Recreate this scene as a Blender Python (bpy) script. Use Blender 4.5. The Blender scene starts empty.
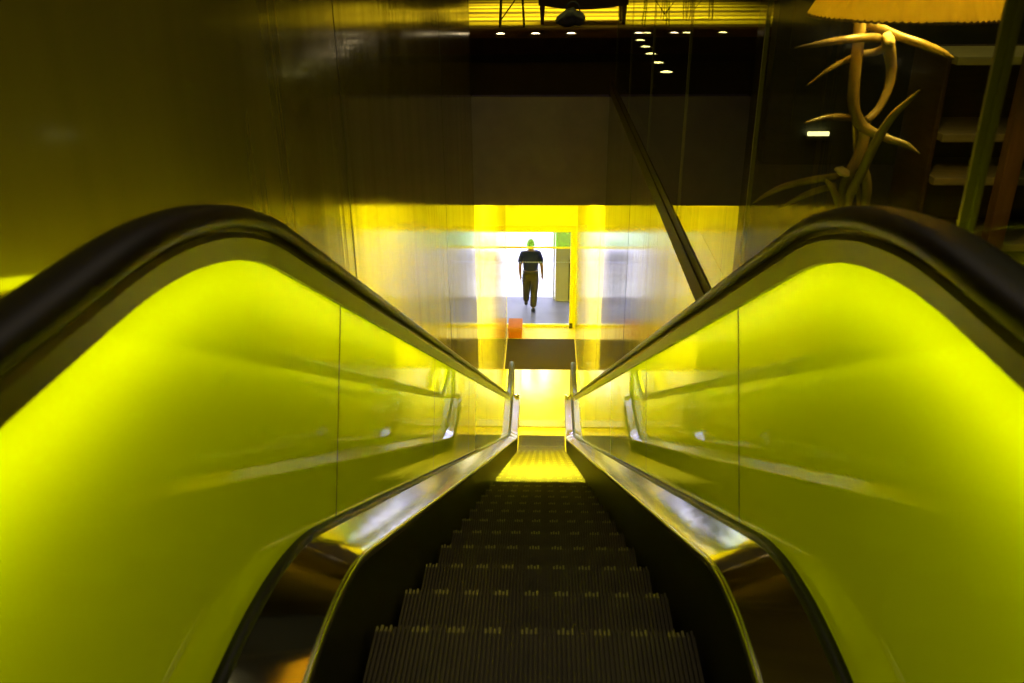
import bpy, bmesh, math, random
from mathutils import Vector, Matrix
random.seed(4)
R = math.radians
scn = bpy.context.scene
col = scn.collection
S30 = math.tan(R(30))

# ------------------------------------------------------------------ helpers
class MB:
    """collects shapes into one mesh"""
    def __init__(s): s.v = []; s.f = []; s.m = []; s.sm = []
    def add(s, vs, fs, mi=0, smooth=False):
        b = len(s.v); s.v += [tuple(v) for v in vs]
        for f in fs:
            s.f.append(tuple(b + i for i in f)); s.m.append(mi); s.sm.append(smooth)
    def box(s, a, b, mi=0):
        (x0, y0, z0), (x1, y1, z1) = a, b
        s.add([(x0,y0,z0),(x1,y0,z0),(x1,y1,z0),(x0,y1,z0),(x0,y0,z1),(x1,y0,z1),(x1,y1,z1),(x0,y1,z1)],
              [(0,3,2,1),(4,5,6,7),(0,1,5,4),(1,2,6,5),(2,3,7,6),(3,0,4,7)], mi)
    def bevbox(s, a, b, r=.01, mi=0, seg=2):
        bm = bmesh.new()
        bmesh.ops.create_cube(bm, size=1)
        c = [(a[i]+b[i])/2 for i in range(3)]; d = [abs(b[i]-a[i]) for i in range(3)]
        for v in bm.verts: v.co = Vector([c[i]+v.co[i]*d[i] for i in range(3)])
        bmesh.ops.bevel(bm, geom=list(bm.edges), offset=r, segments=seg, affect='EDGES', profile=.6)
        s.frombm(bm, mi)
    def frombm(s, bm, mi=0, smooth=True, mat=None):
        bm.verts.ensure_lookup_table(); bm.verts.index_update()
        s.add([(mat @ v.co if mat else v.co) for v in bm.verts], [[v.index for v in f.verts] for f in bm.faces], mi, smooth)
        bm.free()
    def tube(s, pts, rad, n=10, mi=0, sub=5, flat=1.0):
        P, Q = smooth_line(pts, rad, sub)
        rings = []; u = None
        for i, p in enumerate(P):
            t = (P[min(i+1, len(P)-1)] - P[max(i-1, 0)]).normalized()
            if u is None: u = t.cross(Vector((.13, .97, .21)))
            u = u - t*u.dot(t)
            if u.length < 1e-4: u = t.cross(Vector((1, .2, 0)))
            u.normalize(); w = t.cross(u).normalized()
            rings.append([p + (u*math.cos(a) + w*math.sin(a)*flat)*Q[i] for a in [2*math.pi*k/n for k in range(n)]])
        vs = [v for r in rings for v in r]; m = len(rings)
        fs = [(i*n+k, i*n+(k+1) % n, (i+1)*n+(k+1) % n, (i+1)*n+k) for i in range(m-1) for k in range(n)]
        fs.append(tuple(range(n-1, -1, -1))); fs.append(tuple((m-1)*n+k for k in range(n)))
        s.add(vs, fs, mi, True)
    def lathe(s, prof, c=(0, 0, 0), n=32, mi=0, closed=False):
        vs = []
        for r, z in prof:
            vs += [(c[0]+r*math.cos(2*math.pi*k/n), c[1]+r*math.sin(2*math.pi*k/n), c[2]+z) for k in range(n)]
        m = len(prof)
        fs = [(i*n+k, i*n+(k+1) % n, (i+1)*n+(k+1) % n, (i+1)*n+k) for i in range(m-1) for k in range(n)]
        if closed: fs += [tuple(range(n-1, -1, -1)), tuple((m-1)*n+k for k in range(n))]
        s.add(vs, fs, mi, True)
    def build(s, name, mats, parent=None, loc=None, recalc=True):
        me = bpy.data.meshes.new(name)
        o0 = Vector(loc) if loc else Vector((0, 0, 0))
        me.from_pydata([Vector(v)-o0 for v in s.v], [], s.f)
        for m in (mats if isinstance(mats, (list, tuple)) else [mats]): me.materials.append(m)
        me.polygons.foreach_set('material_index', s.m); me.polygons.foreach_set('use_smooth', s.sm)
        if recalc:
            bm = bmesh.new(); bm.from_mesh(me); bmesh.ops.recalc_face_normals(bm, faces=bm.faces); bm.to_mesh(me); bm.free()
        me.update()
        o = bpy.data.objects.new(name, me); col.objects.link(o)
        if loc: o.location = o0
        if parent:
            o.parent = parent
            o.location = o0 - parent_origin(parent)
        return o

def parent_origin(p):
    v = Vector((0, 0, 0))
    while p is not None:
        v += p.location; p = p.parent
    return v

def smooth_line(pts, rad, sub):
    P = [Vector(p) for p in pts]
    if not isinstance(rad, (list, tuple)): rad = [rad]*len(P)
    A, B = [], []
    for i in range(len(P)-1):
        p0, p1, p2, p3 = P[max(i-1, 0)], P[i], P[i+1], P[min(i+2, len(P)-1)]
        for k in range(sub):
            t = k/sub
            A.append(.5*((2*p1)+(p2-p0)*t+(2*p0-5*p1+4*p2-p3)*t*t+(3*p1-p0-3*p2+p3)*t**3))
            B.append(rad[i]*(1-t)+rad[i+1]*t)
    A.append(P[-1]); B.append(rad[-1])
    return A, B

def tag(o, label=None, cat=None, group=None, kind=None):
    if label: o['label'] = label
    if cat: o['category'] = cat
    if group: o['group'] = group
    if kind: o['kind'] = kind
    return o

def empty(name, loc=(0, 0, 0)):
    o = bpy.data.objects.new(name, None); col.objects.link(o); o.location = loc
    o.empty_display_size = .1
    return o

def struct(o, label, cat):
    return tag(o, label, cat, None, 'structure')

def copy_tree(o, parent=None):
    c = o.copy(); col.objects.link(c)
    if parent: c.parent = parent
    for ch in list(o.children): copy_tree(ch, c)
    return c

# ------------------------------------------------------------------ materials
def mat(name, base=(.5, .5, .5), rough=.5, metal=0., spec=.5, emit=None, es=0., coat=0., ior=1.5, trans=0.):
    m = bpy.data.materials.new(name); m.use_nodes = True
    b = m.node_tree.nodes['Principled BSDF']
    b.inputs['Base Color'].default_value = (*base, 1); b.inputs['Roughness'].default_value = rough
    b.inputs['Metallic'].default_value = metal; b.inputs['Specular IOR Level'].default_value = spec
    b.inputs['Coat Weight'].default_value = coat; b.inputs['Coat Roughness'].default_value = .03
    b.inputs['IOR'].default_value = ior; b.inputs['Transmission Weight'].default_value = trans
    if emit:
        b.inputs['Emission Color'].default_value = (*emit, 1); b.inputs['Emission Strength'].default_value = es
    return m
def nd(m, t): return m.node_tree.nodes.new(t)
def lk(m, a, b): m.node_tree.links.new(a, b)
def bsdf(m): return m.node_tree.nodes['Principled BSDF']
def noise(m, scale=5., stretch=(1, 1, 1), detail=3., rough=.5):
    tc = nd(m, 'ShaderNodeTexCoord'); mp = nd(m, 'ShaderNodeMapping'); mp.inputs['Scale'].default_value = stretch
    n = nd(m, 'ShaderNodeTexNoise'); n.inputs['Scale'].default_value = scale; n.inputs['Detail'].default_value = detail
    n.inputs['Roughness'].default_value = rough
    lk(m, tc.outputs['Object'], mp.inputs['Vector']); lk(m, mp.outputs['Vector'], n.inputs['Vector'])
    return n
def ramp(m, src, stops):
    r = nd(m, 'ShaderNodeValToRGB')
    e = r.color_ramp.elements
    while len(e) < len(stops): e.new(.5)
    for k, (p, c) in enumerate(stops): e[k].position = p; e[k].color = (*c, 1)
    lk(m, src, r.inputs['Fac']); return r
def vary(m, c0, c1, scale=5., stretch=(1, 1, 1), lo=.3, hi=.7):
    n = noise(m, scale, stretch); r = ramp(m, n.outputs['Fac'], [(lo, c0), (hi, c1)])
    lk(m, r.outputs['Color'], bsdf(m).inputs['Base Color']); return m
def bump(m, scale=5., stretch=(1, 1, 1), strength=.1, dist=.01, detail=3.):
    n = noise(m, scale, stretch, detail); b = nd(m, 'ShaderNodeBump')
    b.inputs['Strength'].default_value = strength; b.inputs['Distance'].default_value = dist
    lk(m, n.outputs['Fac'], b.inputs['Height']); lk(m, b.outputs['Normal'], bsdf(m).inputs['Normal']); return m
def glass_mat(name, tint, ior=1.5, rough=0., body=None, bodyfac=0.):
    m = bpy.data.materials.new(name); m.use_nodes = True; t = m.node_tree; t.nodes.clear()
    out = t.nodes.new('ShaderNodeOutputMaterial'); mix = t.nodes.new('ShaderNodeMixShader')
    tr = t.nodes.new('ShaderNodeBsdfTransparent'); tr.inputs['Color'].default_value = (*tint, 1)
    gl = t.nodes.new('ShaderNodeBsdfGlossy'); gl.inputs['Roughness'].default_value = rough
    fr = t.nodes.new('ShaderNodeFresnel'); fr.inputs['IOR'].default_value = ior
    geo = t.nodes.new('ShaderNodeNewGeometry'); inv = t.nodes.new('ShaderNodeMath'); inv.operation = 'SUBTRACT'
    inv.inputs[0].default_value = 1.; t.links.new(geo.outputs['Backfacing'], inv.inputs[1])
    mul = t.nodes.new('ShaderNodeMath'); mul.operation = 'MULTIPLY'
    t.links.new(fr.outputs[0], mul.inputs[0]); t.links.new(inv.outputs[0], mul.inputs[1])
    t.links.new(mul.outputs[0], mix.inputs[0])
    src = tr.outputs[0]
    if body:
        d = t.nodes.new('ShaderNodeBsdfDiffuse'); d.inputs['Color'].default_value = (*body, 1)
        tl = t.nodes.new('ShaderNodeBsdfTranslucent'); tl.inputs['Color'].default_value = (*body, 1)
        ad = t.nodes.new('ShaderNodeMixShader'); t.links.new(d.outputs[0], ad.inputs[1]); t.links.new(tl.outputs[0], ad.inputs[2])
        m2 = t.nodes.new('ShaderNodeMixShader'); m2.inputs[0].default_value = bodyfac
        t.links.new(src, m2.inputs[1]); t.links.new(ad.outputs[0], m2.inputs[2]); src = m2.outputs[0]
    t.links.new(src, mix.inputs[1]); t.links.new(gl.outputs[0], mix.inputs[2]); t.links.new(mix.outputs[0], out.inputs[0])
    return m

M = {}
# polished cladding with vertical streaks (walls of the shaft)
w = mat('polished_cladding', (.20, .15, .055), .09, 0, .5, ior=1.47)
vary(w, (.115, .088, .010), (.15, .115, .016), 1.6, (1, 3., .2), .25, .75)
n = noise(w, 3., (1, 1.6, .12)); mr = nd(w, 'ShaderNodeMapRange'); mr.inputs['To Min'].default_value = .03; mr.inputs['To Max'].default_value = .2
lk(w, n.outputs['Fac'], mr.inputs['Value']); lk(w, mr.outputs[0], bsdf(w).inputs['Roughness'])
sp_ = noise(w, 4., (1, 1.3, .10), 4.); m2_ = nd(w, 'ShaderNodeMapRange'); m2_.inputs['From Min'].default_value = .3; m2_.inputs['From Max'].default_value = .7; m2_.inputs['To Min'].default_value = .15; m2_.inputs['To Max'].default_value = .75
lk(w, sp_.outputs['Fac'], m2_.inputs['Value']); lk(w, m2_.outputs[0], bsdf(w).inputs['Specular IOR Level'])
bump(w, 5., (1, 2.2, .09), .2, .004, 3.); M['clad'] = w
w = mat('pale_passage_cladding', (.6, .5, .15), .12, 0, .5, ior=1.5)
vary(w, (.62, .54, .02), (.80, .70, .06), 1.8, (1, 4., .12), .3, .7); bump(w, 5., (1, 3., .10), .4, .006, 5.); M['passage'] = w
M['joint'] = mat('dark_joint', (.02, .015, .005), .6)
M['bulk'] = bump(vary(mat('taupe_plaster', (.24, .19, .34), .8, 0, .2), (.23, .18, .32), (.26, .21, .36), 6.), 60, strength=.1)
M['black'] = mat('matt_black', (.07, .062, .02), .9, 0, .1)
M['brownwood'] = vary(mat('dark_brown_rail', (.035, .012, .006), .6, 0, .2), (.018, .007, .004), (.028, .011, .005), 4., (1, .4, 6))
M['carpet'] = bump(vary(mat('dark_carpet', (.03, .025, .012), .95, 0, .1), (.032, .028, .013), (.05, .042, .02), 40.), 120, strength=.3)
M['border'] = vary(mat('brown_floor_border', (.06, .03, .015), .5), (.10, .05, .022), (.14, .07, .032), 6.); bsdf(M['border']).inputs['Specular IOR Level'].default_value = .1; bsdf(M['border']).inputs['Roughness'].default_value = .8
s = mat('striped_boards', (.5, .4, .1), .3)
tc = nd(s, 'ShaderNodeTexCoord'); sx = nd(s, 'ShaderNodeSeparateXYZ'); lk(s, tc.outputs['Object'], sx.inputs[0])
mt = nd(s, 'ShaderNodeMath'); mt.operation = 'FRACT'; dv = nd(s, 'ShaderNodeMath'); dv.operation = 'DIVIDE'; dv.inputs[1].default_value = 3.4
lk(s, sx.outputs['Y'], dv.inputs[0]); lk(s, dv.outputs[0], mt.inputs[0])
r = ramp(s, mt.outputs[0], [(0, (.55, .42, .02)), (.2, (.16, .11, .015)), (.34, (.7, .55, .04)), (.5, (.22, .15, .02)), (.62, (.45, .33, .02)), (.8, (.12, .08, .015))])
r.color_ramp.interpolation = 'CONSTANT'; lk(s, r.outputs['Color'], bsdf(s).inputs['Base Color']); M['boards'] = s
M['store'] = vary(mat('dark_store_wall', (.02, .022, .008), .5), (.014, .015, .005), (.03, .032, .01), 3., (1, 1, 6))
M['hall'] = mat('dim_hall_paint', (.16, .13, .05), .8)
M['yellow'] = vary(mat('yellow_wall_paint', (.8, .76, .05), .45), (.79, .74, .04), (.84, .79, .06), 4.)
M['yframe'] = mat('yellow_door_frame', (.8, .70, .02), .35)
M['palefloor'] = bump(vary(mat('pale_resin_floor', (.75, .62, .05), .5), (.7, .58, .04), (.8, .66, .07), 5.), 30, strength=.05)
M['mat'] = bump(vary(mat('ribbed_entrance_mat', (.05, .036, .01), .95, 0, .1), (.035, .025, .007), (.06, .045, .012), 60.), 200, strength=.4)
M['lobby'] = vary(mat('grey_lobby_floor', (.14, .14, .20), .5, 0, .25), (.12, .12, .18), (.17, .17, .235), 2.)
M['pave'] = vary(mat('pale_pavement', (.75, .75, .78), .8), (.7, .7, .73), (.8, .8, .83), 3.)
M['beige'] = vary(mat('beige_column_paint', (.3, .27, .16), .6), (.28, .25, .15), (.33, .3, .19), 4.)
M['greycol'] = mat('grey_column_paint', (.26, .25, .30), .6)
M['alu'] = mat('aluminium_mullion', (.6, .6, .66), .35, .6)
# escalator
M['step'] = vary(mat('dark_cast_aluminium', (.07, .056, .02), .5, .25), (.055, .045, .016), (.085, .07, .026), 12.)
M['stepmark'] = mat('step_edge_marking', (.27, .24, .06), .55, .2)  # paler demarcation marks on alternate groups of cleat ends
M['steel'] = bump(mat('brushed_steel_deck', (.66, .63, .66), .09, 1.), 3., (1, 3, 1), .12, .004, 2.)
M['edgesteel'] = mat('steel_edge_moulding', (.55, .52, .3), .25, 1.)
M['skirt'] = mat('black_skirt', (.006, .0055, .003), .45, 0, .15)
M['gasket'] = mat('black_gasket', (.006, .006, .004), .5)
pn = bpy.data.materials.new('lit_yellow_glass'); pn.use_nodes = True
t_ = pn.node_tree; t_.nodes.clear()
N_ = lambda k: t_.nodes.new(k)
out, df, tl, e1, a1, gl, fr, mx = [N_(k) for k in ('ShaderNodeOutputMaterial', 'ShaderNodeBsdfDiffuse', 'ShaderNodeBsdfTranslucent', 'ShaderNodeEmission', 'ShaderNodeAddShader', 'ShaderNodeBsdfGlossy', 'ShaderNodeFresnel', 'ShaderNodeMixShader')]
m0 = N_('ShaderNodeMixShader'); m0.inputs[0].default_value = .6
df.inputs[0].default_value = (.54, .60, .0, 1); tl.inputs[0].default_value = (.88, .95, .0, 1)
e1.inputs[0].default_value = (.78, .84, .0, 1); e1.inputs[1].default_value = .07
gl.inputs['Roughness'].default_value = .015; fr.inputs[0].default_value = 1.8
for p_, q_ in ((df.outputs[0], m0.inputs[1]), (tl.outputs[0], m0.inputs[2]), (m0.outputs[0], a1.inputs[0]), (e1.outputs[0], a1.inputs[1]), (a1.outputs[0], mx.inputs[1]), (gl.outputs[0], mx.inputs[2]), (mx.outputs[0], out.inputs[0])): t_.links.new(p_, q_)
ge, iv, ml = N_('ShaderNodeNewGeometry'), N_('ShaderNodeMath'), N_('ShaderNodeMath')
iv.operation = 'SUBTRACT'; iv.inputs[0].default_value = 1.; ml.operation = 'MULTIPLY'
for p_, q_ in ((ge.outputs['Backfacing'], iv.inputs[1]), (iv.outputs[0], ml.inputs[0]), (fr.outputs[0], ml.inputs[1]), (ml.outputs[0], mx.inputs[0])): t_.links.new(p_, q_)
M['panel'] = pn
M['sealdark'] = mat('olive_joint_seal', (.07, .07, .005), .5)
M['rubber'] = mat('black_rubber', (.010, .008, .005), .4, 0, .35)
M['trim'] = mat('bronze_steel_trim', (.2, .18, .06), .38, .8)
M['groove'] = mat('dark_red_groove', (.03, .012, .01), .4)
M['tube'] = mat('yellow_light_tube', (1, 1, .5), .5, emit=(.97, 1., .0), es=12.)
M['comb'] = mat('comb_aluminium', (.5, .43, .12), .35, .6)
M['plate'] = bump(mat('landing_plate', (.78, .72, .42), .3, .25), 3., (30, 1, 1), .06)
# lights
M['spot'] = mat('floor_light_lens', (1, .9, .6), .3, emit=(1., .78, .42), es=8.)
M['steelring'] = mat('steel_ring', (.3, .27, .2), .3, 1.)
M['ylamp'] = mat('yellow_ceiling_diffuser', (1, .9, .2), .5, emit=(1., .90, .03), es=820.)
M['glintglow'] = mat('small_white_glint', (1, 1, .9), .5, emit=(1., .86, .6), es=3.)  # glow of the bar added in place of a small bright reflection
M['fixture'] = mat('fixture_white', (.6, .6, .55), .5)
M['glass'] = glass_mat('guard_glass', (.80, .84, .62), 1.52)
M['panelback'] = glass_mat('yellow_glass_back', (.97, .96, .75), 1.5)
M['clear'] = glass_mat('door_glass', (.97, .98, .98), 1.22)
M['tinted'] = glass_mat('tinted_header_glass', (.93, 1., .86), 1.5, 0., (.35, .7, .05), .25)
M['fin'] = mat('green_glass_edge', (.14, .11, .03), .4, 0, .4)
M['dot'] = mat('white_dot_film', (.5, .55, .95), .6, emit=None)
# furniture and lamp
M['antler'] = bump(vary(mat('antler_bone', (.36, .22, .08), .27), (.10, .065, .02), (.33, .23, .075), 9., (1, 1, .5)), 40, strength=.35, dist=.003)
M['bone'] = vary(mat('cut_bone', (.6, .45, .2), .5), (.5, .36, .15), (.7, .55, .28), 30.)
sh = bpy.data.materials.new('rawhide_shade'); sh.use_nodes = True
b = bsdf(sh); b.inputs['Roughness'].default_value = .6
vary(sh, (.60, .45, .07), (.82, .64, .12), 5., (6, 6, .4))
tl = nd(sh, 'ShaderNodeBsdfTranslucent'); tl.inputs['Color'].default_value = (.85, .68, .10, 1)
mx = nd(sh, 'ShaderNodeMixShader'); mx.inputs[0].default_value = .5
lk(sh, b.outputs[0], mx.inputs[1]); lk(sh, tl.outputs[0], mx.inputs[2]); lk(sh, mx.outputs[0], sh.node_tree.nodes['Material Output'].inputs[0])
M['shade'] = sh
M['lace'] = mat('dark_leather_lace', (.12, .06, .02), .7)
M['bulb'] = mat('warm_bulb', (1, .8, .4), .3, emit=(1, .7, .22), es=30.)
M['brass'] = mat('aged_brass', (.4, .27, .08), .35, 1.)
M['darkwood'] = vary(mat('dark_wood', (.05, .025, .012), .4), (.035, .017, .008), (.07, .035, .016), 6., (1, 1, 8))
M['redwood'] = vary(mat('reddish_wood', (.16, .07, .025), .45), (.12, .05, .018), (.2, .09, .03), 5., (4, 4, .5))
M['shelf'] = vary(mat('shelf_board', (.2, .15, .06), .5), (.16, .12, .05), (.24, .18, .075), 6., (1, 8, 8))
M['paleshelf'] = vary(mat('pale_shelf_board', (.7, .6, .2), .5), (.42, .35, .1), (.5, .43, .14), 6., (1, 8, 8))
M['sofa'] = bump(vary(mat('dark_sofa_fabric', (.12, .09, .06), .9, 0, .1), (.10, .075, .05), (.14, .105, .07), 30.), 150, strength=.3)
M['legwood'] = mat('sofa_leg_wood', (.12, .06, .02), .4)
M['metal'] = mat('dark_metal_frame', (.05, .045, .02), .4, .6)
M['bag'] = bump(vary(mat('navy_bag_fabric', (.08, .10, .2), .7), (.05, .065, .14), (.12, .14, .26), 8.), 20, strength=.3)
M['orange'] = vary(mat('orange_board', (.4, .11, .012), .8, 0, .15), (.36, .095, .01), (.44, .125, .015), 4.)
M['orangelid'] = vary(mat('orange_lid', (.4, .13, .03), .8, 0, .12), (.36, .115, .025), (.44, .145, .035), 4.)
# person
M['skin'] = mat('skin', (.17, .09, .06), .5)
M['shirt'] = vary(mat('navy_shirt', (.008, .010, .06), .8, 0, .2), (.006, .008, .05), (.010, .013, .075), 20.)
M['trousers'] = vary(mat('olive_trousers', (.042, .034, .022), .85, 0, .2), (.035, .028, .018), (.05, .04, .026), 20.)
M['shoe'] = mat('black_shoe', (.01, .01, .012), .35)
M['hair'] = vary(mat('dark_hair', (.03, .022, .015), .6), (.02, .015, .01), (.045, .03, .02), 60.)
M['belt'] = mat('black_belt', (.012, .01, .01), .4)
M['metalbuckle'] = mat('key_ring_metal', (.7, .7, .75), .25, 1.)

# ------------------------------------------------------------------ setting
TOP = 6.41                                    # level of the upper floor
XL, XR = -.775, .70                           # faces of the shaft walls

mb = MB()
mb.box((XL-.15, -4, -.3), (XL, 9.45, 10.4))
wl = struct(mb.build('wall_left', M['clad']), 'tall polished olive-brown shaft wall on the left of the escalator', 'wall')
mb = MB()
for y, z1 in ((.06, 10.4), (3.4, 10.4), (6.74, 10.4), (10.08, 5.9), (13.4, 5.9)): mb.box((XL-.002, y-.004, 0), (XL+.0012, y+.004, z1))
struct(mb.build('trim_1', M['joint']), 'thin dark vertical panel joints of the left shaft wall', 'trim')
mb = MB(); mb.box((XR, -4, -.3), (XR+.15, 9.45, 6.355))
struct(mb.build('wall_right', M['clad']), 'polished streaked shaft wall right of the escalator, below the dark rail', 'wall')
mb = MB()
for y, z1 in ((3.4, 6.35), (6.74, 6.35), (10.08, 5.9), (13.4, 5.9)): mb.box((XR-.0012, y-.004, 0), (XR+.002, y+.004, z1))
struct(mb.build('trim_2', M['joint']), 'thin dark vertical panel joints of the right shaft wall', 'trim')
mb = MB(); mb.box((XL-.15, 9.45, -.3), (XL, 17.0, 5.95))
struct(mb.build('wall_passage_left', M['passage']), 'pale yellow glossy passage wall left of the doorway', 'wall')
mb = MB(); mb.box((XR, 9.45, -.3), (XR+.15, 17.0, 5.95))
struct(mb.build('wall_passage_right', M['passage']), 'pale yellow glossy passage wall right of the doorway', 'wall')
# dark base rail under the guard glass: two stepped bands
mb = MB(); mb.box((XR-.004, -4, 6.357), (XR+.15, 9.45, 6.409)); mb.box((XR-.004, -4, 6.409), (XR+.03, 9.45, 6.46)); mb.box((XR+.002, -4, 6.46), (XR+.024, 9.45, 6.52))
struct(mb.build('trim_3', M['brownwood']), 'dark brown base rail along the top of the right shaft wall', 'trim')
mb = MB(); mb.box((XL, 9.45, 5.13), (XR, 9.6, 6.318))
struct(mb.build('wall_bulkhead', M['bulk']), 'taupe bulkhead hanging over the foot of the escalator', 'wall')
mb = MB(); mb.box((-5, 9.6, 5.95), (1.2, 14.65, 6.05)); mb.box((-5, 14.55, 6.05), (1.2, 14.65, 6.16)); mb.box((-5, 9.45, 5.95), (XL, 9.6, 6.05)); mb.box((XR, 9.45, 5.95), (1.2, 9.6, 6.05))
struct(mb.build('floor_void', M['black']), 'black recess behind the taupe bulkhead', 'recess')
mb = MB(); mb.box((-1., 14.65, 5.95), (1.2, 17.75, 6.05))
struct(mb.build('ceiling_passage', M['yellow']), 'yellow passage ceiling behind the bulkhead', 'ceiling')
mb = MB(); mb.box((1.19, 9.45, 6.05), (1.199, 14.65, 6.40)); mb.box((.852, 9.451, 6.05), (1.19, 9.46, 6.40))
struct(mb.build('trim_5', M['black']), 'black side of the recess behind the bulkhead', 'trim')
mb = MB(); mb.box((-5.15, -4.15, -.36), (7.15, 17.7, -.31))
struct(mb.build('floor_base', M['black']), 'dark base under the escalator shaft', 'floor')
# upper floor
mb = MB()
mb.box((XR+.152, -4, 6.16), (7, 9.45, TOP)); mb.box((1.2, 9.45, 6.16), (7, 14.65, TOP))
mb.box((-.9, -4, 6.1), (XR, -1.9, TOP))
struct(mb.build('floor_upper', M['carpet']), 'dark carpeted upper floor right of the escalator shaft', 'floor')
mb = MB(); mb.box((-5, 14.65, 6.16), (7, 16.4, TOP))
struct(mb.build('trim_4', M['border']), 'brown floor border with small lights along the far edge of the void', 'trim')
mb = MB(); mb.box((-5, 16.4, 6.16), (7, 27, TOP))
struct(mb.build('floor_lounge', M['boards']), 'yellow striped boards of the lounge floor beyond the void', 'floor')
mb = MB(); mb.box((1.52, 6.0, TOP), (7, 6.15, 10.4))
struct(mb.build('wall_store', M['store']), 'dark wall behind the antler lamp', 'wall')
mb = MB(); mb.box((-5, -4.15, -.3), (7.15, -4, 10.4)); mb.box((7, -4, -.3), (7.15, 17.7, 6.16)); mb.box((7, -4, 6.16), (7.15, 27, 10.4)); mb.box((-5.15, 9.45, -.3), (-5, 17.7, 5.9)); mb.box((-5.15, 9.45, 5.9), (-5, 27, 10.4)); mb.box((-5.15, 17.7, 2.9), (-1.4, 17.82, 6.16)); mb.box((1.4, 17.7, 2.9), (7.15, 17.82, 6.16)); mb.box((-5.15, 17.7, -.3), (-3.0, 17.82, 2.9)); mb.box((3.0, 17.7, -.3), (7.15, 17.82, 2.9)); mb.box((-5.15, 27, 6.16), (7.15, 27.15, 10.4))
mb.box((-5, 9.35, -.3), (XL-.15, 9.45, 10.4)); mb.box((XL-.15, -4.15, -.3), (XR+.15, -4.0, 6.16))
struct(mb.build('wall_hall', M['hall']), 'dim outer walls of the upper hall', 'wall')
mb = MB(); mb.box((-5.15, -4.15, 10.4), (7.15, 27.15, 10.55))
struct(mb.build('ceiling', M['hall']), 'dim ceiling of the upper hall', 'ceiling')
# lower floor
mb = MB(); mb.box((-1., -4.15, -.3), (1., 15.51, -.012)); mb.box((-1.2, 15.51, -.3), (1.2, 17.75, 0))
struct(mb.build('floor', M['palefloor']), 'pale floor lit yellow at the foot of the escalator', 'floor')
mb = MB(); mb.box((-3, 17.75, -.3), (3, 19.43, 0))
struct(mb.build('floor_lobby', M['lobby']), 'grey polished lobby floor beyond the doorway', 'floor')
mb = MB(); mb.box((-30, 19.43, -.35), (30, 70, -.02))
struct(mb.build('ground', M['pave']), 'sunlit pale pavement outside the lobby', 'ground')
# end wall with doorway
mb = MB()
mb.box((-1.4, 17.70, 2.20), (1.4, 17.82, 6.05)); mb.box((-1.4, 17.70, -.3), (-.86, 17.82, 2.2)); mb.box((.70, 17.70, -.3), (1.4, 17.82, 2.2))
mb.box((-1.4, 17.0, -.3), (-1.2, 17.7, 6.0)); mb.box((1.2, 17.0, -.3), (1.4, 17.7, 6.0)); mb.box((-1.4, 16.98, -.3), (XL-.15, 17.0, 6.0)); mb.box((XR+.15, 16.98, -.3), (1.4, 17.0, 6.0))
struct(mb.build('wall_end', M['yellow']), 'yellow end wall with the bright doorway', 'wall')
# lobby shell
mb = MB()
mb.box((-3.1, 17.82, 0), (-3, 19.43, 3)); mb.box((3, 17.82, 0), (3.1, 19.43, 3)); mb.box((-3.1, 17.78, 3), (3.1, 19.55, 3.15))
mb.box((-3.1, 17.82, 0), (-1.4, 17.9, 3)); mb.box((1.4, 17.82, 0), (3.1, 17.9, 3)); mb.box((-1.4, 17.82, 2.9), (1.4, 17.9, 3.0))
struct(mb.build('wall_lobby', M['greycol']), 'grey walls of the small lobby beyond the doorway', 'wall')
mb = MB(); mb.box((.235, 19.30, 0), (.275, 19.43, 3)); mb.box((-3, 19.34, 2.75), (3, 19.43, 3))
win = struct(mb.build('window_1', M['alu']), 'bright glazed lobby front with a thin pale mullion beside the beige column', 'window')
mb = MB(); mb.box((-2.99, 19.38, .01), (.235, 19.39, 2.75)); mb.build('pane', M['clear'], win)
mb = MB(); mb.box((.29, 19.18, 0), (.68, 19.43, 1.45), 0); mb.box((.29, 19.18, 1.45), (.68, 19.43, 3), 1); mb.box((.60, 19.15, .05), (.68, 19.18, 1.05), 2)
struct(mb.build('column', [M['beige'], M['greycol'], M['black']]), 'beige and grey square column at the right of the doorway', 'column')

# ------------------------------------------------------------------ doorway
door = tag(empty('glass_door', (-.1, 17.75, 0)), 'glazed doorway in a yellow frame with a row of white dots', 'door')
mb = MB(); mb.box((-.86, 17.66, 2.20), (.70, 17.74, 2.335)); mb.build('head_frame', M['yframe'], door)
for x0, x1 in ((.585, .698), (-.86, -.80)):
    mb = MB(); mb.bevbox((x0, 17.66, .004), (x1, 17.76, 2.20), .006); mb.build('jamb', M['yframe'], door)
mb = MB(); mb.bevbox((-.80, 17.66, .002), (.585, 17.74, .045), .006); mb.build('sill', M['yframe'], door)
mb = MB(); mb.box((-.80, 17.706, .045), (.585, 17.716, 1.835)); mb.build('pane', M['clear'], door)
mb = MB(); mb.box((-.80, 17.70, 1.86), (.585, 17.712, 2.20)); tag(mb.build('header_pane', M['tinted'], door), 'green-yellow tinted glass header')
mb = MB(); mb.bevbox((-.80, 17.68, 1.822), (.585, 17.72, 1.862), .004); mb.build('transom_bar', M['yframe'], door)
mb = MB()
for k in range(25):
    x = -.78+k*.056
    mb.lathe([(.0005, -.001), (.0135, -.001), (.0135, .001), (.0005, .001)], (0, 0, 0), 10)
    for i in range(len(mb.v)-40, len(mb.v)):
        a, b_, c = mb.v[i]; mb.v[i] = (x+a, 17.703+c, 1.508+b_)
tag(mb.build('dot_row', M['dot'], door), 'row of small white dots across the glass')
mb = MB(); mb.bevbox((.585, 17.56, .004), (.66, 17.66, .09), .01); tag(mb.build('door_stop', M['black'], door), 'small dark block at the foot of the jamb')

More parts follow.
